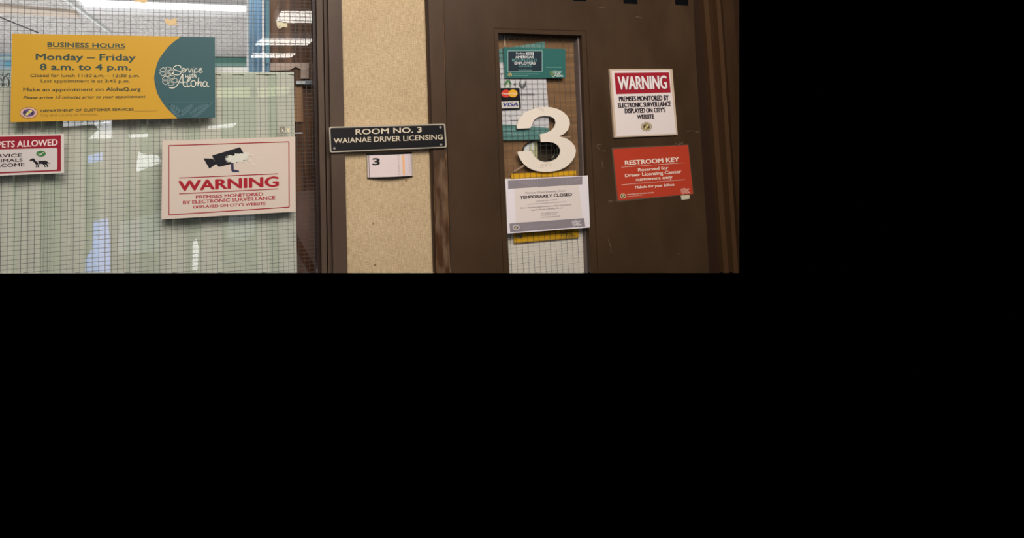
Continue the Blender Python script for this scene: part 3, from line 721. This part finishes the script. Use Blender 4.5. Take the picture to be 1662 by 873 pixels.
# big numeral
z6 = Z(790, 190, 9.19)
three = [(452, 170), (450, 130), (466, 70), (500, 8), (560, -55), (650, -105), (750, -137), (860, -150), (960, -147), (1060, -120), (1145, -75), (1200, -20), (1232, 40), (1241, 105), (1212, 190), (1155, 250), (1080, 286),
         (1190, 318), (1262, 368), (1312, 430), (1331, 495), (1320, 575), (1272, 660), (1192, 738), (1080, 794), (950, 816), (830, 818), (720, 800), (620, 756), (550, 700), (500, 628), (470, 565), (460, 528), (470, 516), (560, 508), (640, 502), (672, 514), (686, 545),
         (704, 580), (745, 620), (800, 654), (870, 670), (960, 662), (1045, 622), (1090, 560), (1101, 495), (1066, 424), (1000, 382), (900, 368), (808, 374), (793, 256), (880, 240), (958, 207), (1010, 152), (1030, 92), (1018, 40), (985, 5), (925, -14), (850, -18), (770, -2), (708, 40), (680, 90), (668, 130), (655, 158), (640, 165), (560, 170), (470, 174)]
num = MB().prism(z6(*three), DG - .0035, .003).build('door_number', paper((222, 208, 192), .55), label='large cream cut-out numeral 3 stuck on the door glass', category='number')
MB().text('EPI', z6((795, 755))[0], z6((972, 735))[0], 5.5, DG - .0038, -.028, .2).text('MVS', z6((700, -150))[0], z6((855, -72))[0], 4.2, DG - .0038, -.028, .1).build('faint_writing', paper((200, 184, 166)), num)
# clear tape strips on the glass
for q, lb in ((z6((395, 810), (540, 715), (560, 735), (430, 812)), 'clear tape strip on the door glass left of the numeral base'), (z6((1085, 280), (1190, 290), (1250, 285), (1245, 305), (1150, 300)), 'clear tape strip on the door glass right of the numeral waist')):
    MB().prism(q, DG - .0006, .0005).build('clear_tape', mat('dull_tape', ink((150, 126, 104)), .3, .5), label=lb, category='tape')

# ---------------------------------------------------------------- signs on the door leaf
z = Z(960, 90, 9.19); zb = Z(960, 170, 9.19)
dd = D_DOOR - .006
dw = MB().prism([z((270, 203))[0], z((1207, 203))[0], zb((1285, 448))[0], zb((343, 490))[0]], dd, .006).build('warning_sign', paper((196, 172, 148), .5),
    label='white warning sign with a red heading block on the brown door', category='sign')
d = dd - .0003
MB().flat([z((300, 228))[0], z((1168, 216))[0], zb((1262, 428))[0], zb((376, 466))[0]], d).build('white_sheet', paper((222, 208, 202), .4), dw)
MB().flat(z((341, 262), (1156, 252), (1182, 553), (368, 578)), d - .0002).build('red_block', paper((156, 36, 48), .4), dw)
d2 = d - .0004
LN = .078
MB().text('WARNING', z((402, 513))[0], z((1134, 497))[0], 21.6, d2, .02, 0, LN).build('heading_text', paper((228, 214, 210)), dw)
MB().text('WARNING', z((409, 519))[0], z((1141, 503))[0], 21.6, d2 + .0001, .02, 0, LN).build('heading_shadow_print', paper((84, 22, 36)), dw)
MB().text('PREMISES MONITORED BY', z((412, 686))[0], z((1156, 668))[0], 8.0, d2, .032, 0, LN).text('ELECTRONIC SURVEILLANCE', z((398, 780))[0], z((1188, 757))[0], 8.0, d2, .032, 0, LN).text("DISPLAYED ON CITY'S", zb((498, 128))[0], zb((1106, 112))[0], 7.8, d2, .032, 0, LN).text('WEBSITE', zb((684, 217))[0], zb((940, 209))[0], 7.4, d2, .032, 0, LN).build('body_text', paper((38, 28, 36)), dw)
seal(*zb((820, 327))[0], 8.9, 7.5, d2, dw, (200, 182, 150), (132, 112, 84), (96, 78, 62))
# restroom key sign
z = Z(960, 250, 9.19); za = Z(960, 170, 9.19)
lam = MB().prism([za((300, 642))[0], za((1445, 592))[0], z((1522, 600))[0], z((378, 716))[0]], D_DOOR - .0012, .001).build('restroom_key_sign', mat('laminate_edge', ink((92, 76, 62)), .2, .6), label='red laminated restroom key sign taped low on the door', category='sign')
d = D_DOOR - .0015
m_red = mat('red_print', ink((180, 62, 42)), .3, .5)
MB().flat([za((320, 662))[0], za((1440, 600))[0], z((1514, 592))[0], z((396, 690))[0]], d).build('red_sheet', m_red, lam)
d -= .0003
f2 = MB(); frond(f2, za((600, 760))[0], za((760, 650))[0], 7, 8, .7, d, (997, 238, 1116, 256)); frond(f2, za((1000, 690))[0], za((1300, 650))[0], 8, 7, .7, d, (997, 237, 1116, 250)); f2.build('palm_print', paper((184, 58, 36)), lam)
RL = .085
t = MB().text('RESTROOM KEY', z((500, 166))[0], z((1310, 112))[0], 7.3, d, .035, 0, RL).stroke(z((445, 196), (1372, 131)), .45, d, False)
t.text('Reserved for', z((697, 260))[0], z((1147, 227))[0], 5.1, d, .03, 0, RL).text('Driver Licensing Center', z((503, 345))[0], z((1342, 283))[0], 5.3, d, .03, 0, RL).text('customers only', z((660, 402))[0], z((1210, 364))[0], 5.1, d, .03, 0, RL)
t.stroke(z((445, 458), (1395, 380)), .45, d, False).text('Mahalo for your k\u014dkua', z((652, 514))[0], z((1240, 472))[0], 4.2, d, .03, 0, RL)
t.text('DEPARTMENT OF CUSTOMER SERVICES', z((530, 612))[0], z((928, 580))[0], 1.5, d, .03, 0, RL).stroke(z((530, 634), (775, 612)), .35, d, False)
t.build('sign_text', paper((238, 206, 190)), lam)
seal(*z((470, 626))[0], 4.8, 4.0, d, lam, (206, 180, 140), (92, 84, 76), (220, 196, 160))
logo(box_map(1104.5, 305.5, 1121, 315, -.06), .5, d, lam, (232, 176, 156))
MB().prism(z((1330, 610), (1462, 598), (1465, 668), (1345, 682)), D_DOOR - .0009, .0008).build('tape_tab', mat('cream_tape', ink((196, 186, 160)), .7, .2), label='cream tape tab under the lower right corner of the red sign', category='tape')

# ---------------------------------------------------------------- tape scraps on the window
def scrap(pts, lb, m=m_masking):
    return MB().prism(pts, D_PANE - .0006, .0005).build('tape_scrap', m, label=lb, category='tape')
scrap([(268, 31), (273, 30), (275, 34), (279, 30.5), (287.5, 30), (286, 35), (288, 41), (280, 40), (275, 42), (271, 38), (267, 36)], 'ragged tan tape scrap on the glass above the teal panel')
scrap([(217, -4), (240, -4), (239, 3.5), (232, 5), (226, 3), (219, 3.2)], 'tan tape scrap at the top edge of the glass, barely in view')
sc4 = scrap([(448.8, 36.8), (453, 34.2), (459, 35.6), (463, 37.5), (466, 37), (466.3, 44.5), (459, 43.2), (456, 45.8), (451.5, 46), (449.5, 42)], 'torn cream tape scrap on the glass before the dark wood', mat('cream_scrap', ink((208, 196, 166)), .8, .1))
MB().stroke([(449.5, 35), (456, 34.6), (462, 37.2), (465, 36)], 1.1, D_PANE - .0009, False).stroke([(452, 45), (455, 41)], .9, D_PANE - .0009, False).build('torn_edge', mat('torn_edge', ink((92, 76, 58)), .8, .1), sc4)
for q, lb in (([(453.5, 205.5), (462, 205), (462.5, 214.5), (454, 215)], 'small square clear sticker on the glass above the camera sign'),):
    s = scrap(q, lb, mat('clear_sticker', ink((128, 120, 104)), .4, .4))
    MB().flat([(457, 206.5), (459, 210), (462, 214), (459.5, 213), (457, 213.5), (458, 210)], D_PANE - .0009).build('white_fleck', paper((220, 212, 196)), s)
scrap([(464.5, 207.2), (467, 209), (470.3, 207.5), (469.6, 213), (470, 215.6), (467.5, 214)], 'tiny cream paper fleck beside the clear sticker', mat('cream_fleck', ink((224, 204, 168)), .8, .1))

# ---------------------------------------------------------------- the office behind the glass
ZC = EYE + 0.75
FARY = 4.6
xs0, xs1 = -4.2, P(1180, 100, 0).x
MB().prism3([(xs0, 0.10, ZC), (xs1, 0.10, ZC), (xs1, FARY, ZC), (xs0, FARY, ZC)], [(xs0, 0.10, ZC + .05), (xs1, 0.10, ZC + .05), (xs1, FARY, ZC + .05), (xs0, FARY, ZC + .05)]).build('ceiling', m_ceil, **STR)
zb_ = P(0, 200, FARY).z
bw = MB().prism3([(xs0, FARY, ZC), (xs1, FARY, ZC), (xs1, FARY, zb_), (xs0, FARY, zb_)], [(xs0, FARY + .05, ZC), (xs1, FARY + .05, ZC), (xs1, FARY + .05, zb_), (xs0, FARY + .05, zb_)]).build('wall_back', m_farwall, **STR)
MB().prism([(-120, 93.5), (560, 93.5), (560, 102), (-120, 102)], FARY - .05, .05).build('teal_fascia', m_teal_band, bw)
MB().prism([(-120, 102), (560, 102), (560, 109), (-120, 109)], FARY - .03, .03).build('pale_fascia', m_teal_lt, bw)
# white inner frame beside the curtain
MB().prism([(400.6, -140), (405.4, -140), (405.4, 117), (330, 117), (330, 109.5), (400.6, 109.5)], .10, .03).build('trim_4', m_white, **STR)
# blue curtain with pleats
NC = 48
cu = MB(); cu.smooth = True
top = []; bot = []
for k in range(NC + 1):
    x = 404.5 + (437 - 404.5) * k / NC
    off = .0025 * math.sin(2 * math.pi * 4.0 * k / NC)
    top.append(P(x, -150, .088) + Vector((0, off, 0))); bot.append(P(x, 117, .088) + Vector((0, off, 0)))
n0 = len(cu.v); cu.v += top + bot
for k in range(NC): cu.f.append([k, k + 1, NC + 2 + k, NC + 1 + k])
cu = cu.build('blue_curtain', m_curtain, label='pale blue pleated curtain strip behind the wired glass', category='curtain')
mo = cu.modifiers.new('thickness', 'SOLIDIFY'); mo.thickness = .002
MB().prism([(424.5, -140), (428.6, -140), (429.5, 117), (425.5, 117)], .078, .002).build('white_hem', m_white, cu)
MB().prism([(430.5, -140), (436.6, -140), (437.2, 103), (431.2, 103)], .078, .002).build('teal_edging', mat('teal_edging', ink((84, 116, 128), .5), .7, .2), cu)
# dark wood wall just inside, right of the curtain
MB().prism([(432, -150), (530, -150), (535, 443), (440, 443)], .125, .03).build('wall_inner', m_wood, **STR)
MB().prism([(434, 102.2), (501.5, 102.2), (501, 127.5), (488, 127.5), (488, 112), (480, 108.5), (470, 113.5), (434, 114.5)], .118, .007).build('reflected_board', m_refl_board, label='pale pinkish board in place of a reflection across the dark wood wall', category='board')  # reflected beam in the pane, built as a solid board
MB().prism([(479, 140.8), (490.8, 140.8), (492.0, 198), (478.8, 198)], .118, .007).build('reflected_post', m_refl_post, label='short tan post in place of a reflection on the dark wood wall', category='post')  # upright reflection in the pane, built as a solid post
sl = MB().prism([(470, 311), (516, 308), (522, 443), (470, 443)], .115, .006).build('lower_board', m_slab, label='mauve brown board low on the dark wood wall', category='board')
MB().prism([(473, 366), (477, 372), (512, 434), (512, 446), (503, 443), (471, 388)], .111, .004).build('diagonal_brace', m_brace, sl)
# push bar
pb = MB().prism([(481, 131.6), (496, 131.2), (496, 136.2), (481, 136.5)], .105, .012).build('push_bar', mat('pale_bar', ink((176, 180, 184), .6), .3, .5), label='grey metal bar end sticking out beside the window frame', category='bar')
MB().prism([(495.5, 130.4), (509.5, 130.8), (509.5, 136.6), (495.5, 137)], .103, .014).build('bar_sleeve', m_bar, pb)
MB().prism([(438, 216.0), (491.5, 214.8), (491.5, 216.5), (438, 218.4)], D_PANE + .05, .004).build('reflected_line', mat('lilac_reflection', ink((196, 188, 200), .6), .4, .4), label='thin pale strip in place of a reflected line above the camera sign', category='rail')  # pale line reflected in the pane, built as a solid strip
# vertical blinds
def blind(x0, x1, ytop, d, label, pitch=17.5, seed=1):
    rnd = random.Random(seed)
    r = thing('vertical_blind', P((x0 + x1) / 2, ytop, d), label, 'blind')
    MB().prism([(x0, ytop - .5), (x1, ytop - .5), (x1, ytop + 3), (x0, ytop + 3)], d - .003, .014).build('head_rail', mat('rail_vinyl', ink((182, 186, 172), .60), .5, .3), r)
    x = x0
    while x < x1 - 2:
        step = pitch * rnd.choice((1.0, 1.0, .5, 1.3)); w = step * 1.15 + 1
        xe = min(x + w, x1)
        ang = rnd.uniform(-.12, .12); g = step < pitch or rnd.random() < .2
        a0, a1 = P(x, ytop + 2, d), P(xe, ytop + 2, d); b0, b1 = P(x, 443, d), P(xe, 443, d)
        Xc = (a0.x + a1.x) / 2; hw = (a1.x - a0.x) / 2
        mb = MB(); mb.smooth = True; n = 6; T = []; B = []
        for k in range(n + 1):
            u = -1 + 2 * k / n
            off = Vector((0, math.tan(ang) * hw * u * .5 + .0022 * (1 - u * u) * -1 + .004 * (1 if int(x / pitch) % 2 else -1) * .5, 0))
            T.append(Vector((Xc + hw * u, d, a0.z + (a1.z - a0.z) * (u + 1) / 2)) + off)
            q = Vector((Xc + hw * u, d, 0)) + off
            # hem exactly on the cut line at its own depth
            lo, hi = 0.0, 3.0
            zz = b0.z + (b1.z - b0.z) * (u + 1) / 2
            B.append(Vector((q.x, q.y, zz + off.y * (zz - EYE) / (d + DIST))))
        mb.v += T + B
        for k in range(n): mb.f.append([k, k + 1, n + 2 + k, n + 1 + k])
        mb.build('slat', m_blind_g if g else m_blind, r)
        x += step
    return r
blind(-60, 345, 141, .062, 'pale green vertical blind behind the glass, left of the camera sign', 17.5, 4)
blind(338, 477, 117.5, .060, 'pale green vertical blind behind the camera sign', 16.0, 9)
# lamp, conduit, cable on the ceiling
ft = thing('ceiling_light', PZ(265, 12, ZC), 'long white fluorescent ceiling light behind the wired glass', 'lamp')
def on_ceiling(mb, px, dz, t):
    fr = [PZ(x, y, ZC - dz) for x, y in px]; return mb.prism3(fr, [p + Vector((0, 0, t)) for p in fr])
on_ceiling(MB(), [(121, -1.5), (402, 9.5), (402, 27.5), (143, 22.2)], .03, .03).build('lamp_body', m_lampbody, ft)
on_ceiling(MB(), [(130, 1.2), (402, 11.0), (402, 19.0), (137, 11.2)], .036, .006).build('light_tube', m_lamp, ft)
on_ceiling(MB(), [(-60, 9), (0, 11), (124, 21.5), (128, 29), (0, 22), (-60, 19)], .02, .02).build('ceiling_batten', mat('tan_batten', ink((186, 174, 162), .7), .7, .2), label='pale tan batten on the ceiling at the left edge', category='batten')
on_ceiling(MB(), [(98, -2), (106, -2), (180, 54), (178, 55)], .02, .02).build('conduit', m_conduit, label='pale diagonal conduit on the ceiling above the yellow sign', category='conduit')
on_ceiling(MB(), [(-4, 26.9), (0, 28.4), (63.4, 54), (62.6, 54.4), (0, 29.2), (-4, 27.8)], .006, .006).build('ceiling_cable', m_cable, label='thin dark cable slanting across the ceiling at the left edge', category='cable')
# far window glimpsed left of the yellow sign
MB().prism([(-80, 79.8), (40, 79.8), (40, 83.5), (-80, 83.5)], FARY - .2, .05).build('far_rail', m_white, label='bright white rail on the far wall left of the yellow sign', category='rail')
fs = MB().prism([(-80, 84), (40, 84), (40, 110), (-80, 110)], FARY - .12, .04).build('far_poster', mat('pale_blue_poster', ink((168, 194, 216), .75), .6, .2), label='pale blue poster strip on the far wall at the left edge', category='poster')
MB().flat([(-80, 91), (40, 91), (40, 97), (-80, 97)], FARY - .125).build('aqua_strip', mat('aqua_print', ink((186, 226, 226), .75), .6, .2), fs)
MB().flat([(7, 101), (30, 99.5), (30, 107), (9, 107.5)], FARY - .13).build('blue_patch', mat('blue_print', ink((120, 190, 226), .75), .6, .2), fs)
plant = thing('potted_plant', P(8, 142, .30), 'dark leafy plant at the left edge beside the yellow sign', 'plant')
lf = MB(); random.seed(5)
for k in range(70):
    x, y = random.uniform(-14, 17), random.uniform(119, 144)
    if 5 < x < 15 and 125 < y < 133: continue
    a = random.uniform(0, 6.28); L = random.uniform(2, 4.5); dd_ = .30 + random.uniform(-.02, .02)
    tx, ty = x + L * math.cos(a), y + L * math.sin(a) * .7; nx, ny = -(ty - y) * .3, (tx - x) * .3
    lf.prism([(x, y), ((x + tx) / 2 + nx, (y + ty) / 2 + ny), (tx, ty), ((x + tx) / 2 - nx, (y + ty) / 2 - ny)], dd_, .001)
lf.build('leaf', m_leaf, plant, kind='stuff')
st_ = MB()
for a in ([(1, 150), (4, 136), (6, 126), (12, 120)], [(10, 150), (14, 136), (13, 128), (9, 124)], [(-6, 150), (-4, 134), (-2, 122)]):
    pts = catmull(a)
    for i in range(len(pts) - 1):
        p, q = pts[i], pts[i + 1]
        st_.prism([(p[0] - .8, p[1]), (p[0] + .8, p[1]), (q[0] + .8, q[1]), (q[0] - .8, q[1])], .30, .004)
st_.build('stem', m_leaf, plant)
MB().prism([(-20, 143), (30, 143), (28, 165), (-18, 165)], .27, .05).build('pot', mat('grey_pot', ink((120, 124, 112), .7), .7, .2), plant)

# ---------------------------------------------------------------- the walkway behind the viewer, mirrored in the glass
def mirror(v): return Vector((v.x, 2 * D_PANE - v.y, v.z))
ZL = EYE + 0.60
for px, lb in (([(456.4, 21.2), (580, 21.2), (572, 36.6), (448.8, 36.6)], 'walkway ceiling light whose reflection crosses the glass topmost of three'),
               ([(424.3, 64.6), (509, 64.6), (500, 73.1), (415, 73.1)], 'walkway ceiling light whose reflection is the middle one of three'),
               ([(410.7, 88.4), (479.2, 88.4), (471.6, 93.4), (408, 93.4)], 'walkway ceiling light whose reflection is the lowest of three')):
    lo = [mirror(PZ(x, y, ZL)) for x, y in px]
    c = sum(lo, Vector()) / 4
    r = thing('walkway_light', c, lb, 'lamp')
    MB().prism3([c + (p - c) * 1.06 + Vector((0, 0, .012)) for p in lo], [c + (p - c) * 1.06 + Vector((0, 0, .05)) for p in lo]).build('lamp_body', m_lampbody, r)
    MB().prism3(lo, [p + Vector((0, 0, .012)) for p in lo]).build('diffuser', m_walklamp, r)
def opening(px, dist, m, n):  # added glowing patches, not real windows, shaped for reflections in the pane
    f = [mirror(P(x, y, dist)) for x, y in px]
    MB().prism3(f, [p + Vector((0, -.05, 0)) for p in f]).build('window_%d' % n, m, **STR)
opening([(142, 226), (160, 210), (150, 200), (180, 196), (181, 225), (160, 226)], 4.6, m_dayglow, 2)
opening([(225, 247), (230, 250), (245, 251), (256, 253), (262, 264), (220, 280), (222, 262)], 4.6, m_dayglow, 3)
opening([(141, 253), (164, 247), (164, 262), (143, 265)], 4.6, m_blueglow, 4)
opening([(151, 360), (173, 356), (177, 400), (177, 500), (137, 500), (138, 420), (149, 405)], 4.6, m_blueglow, 5)
opening([(208, 218), (240, 217), (238, 223), (210, 224)], 4.6, m_dayglow, 6)
opening([(337, 205), (385, 199), (378, 207), (338, 209)], 4.6, m_dayglow, 7)
opening([(418, 143), (470, 141), (468, 153), (440, 156), (420, 158)], 4.6, m_gardenglow, 8)
opening([(350, 143), (406, 142), (406, 157), (350, 158)], 4.6, m_gardenglow, 9)
opening([(313, 392), (319, 389), (322, 404), (320, 440), (312, 440)], 4.6, m_dayglow, 10)
opening([(102, 197), (180, 195), (180, 199), (102, 206)], 4.6, m_dayglow, 11)
opening([(372, 345), (414, 341), (412, 380), (398, 392), (368, 385)], 4.6, mat('dim_glow', (.4, .4, .4), .5, .2, (.8, .9, 1.0), 1.1), 12)
opening([(195, 360), (262, 345), (262, 408), (190, 412)], 4.6, mat('dim_glow_far', (.4, .4, .4), .5, .2, (.8, .9, 1.0), 1.1), 13)
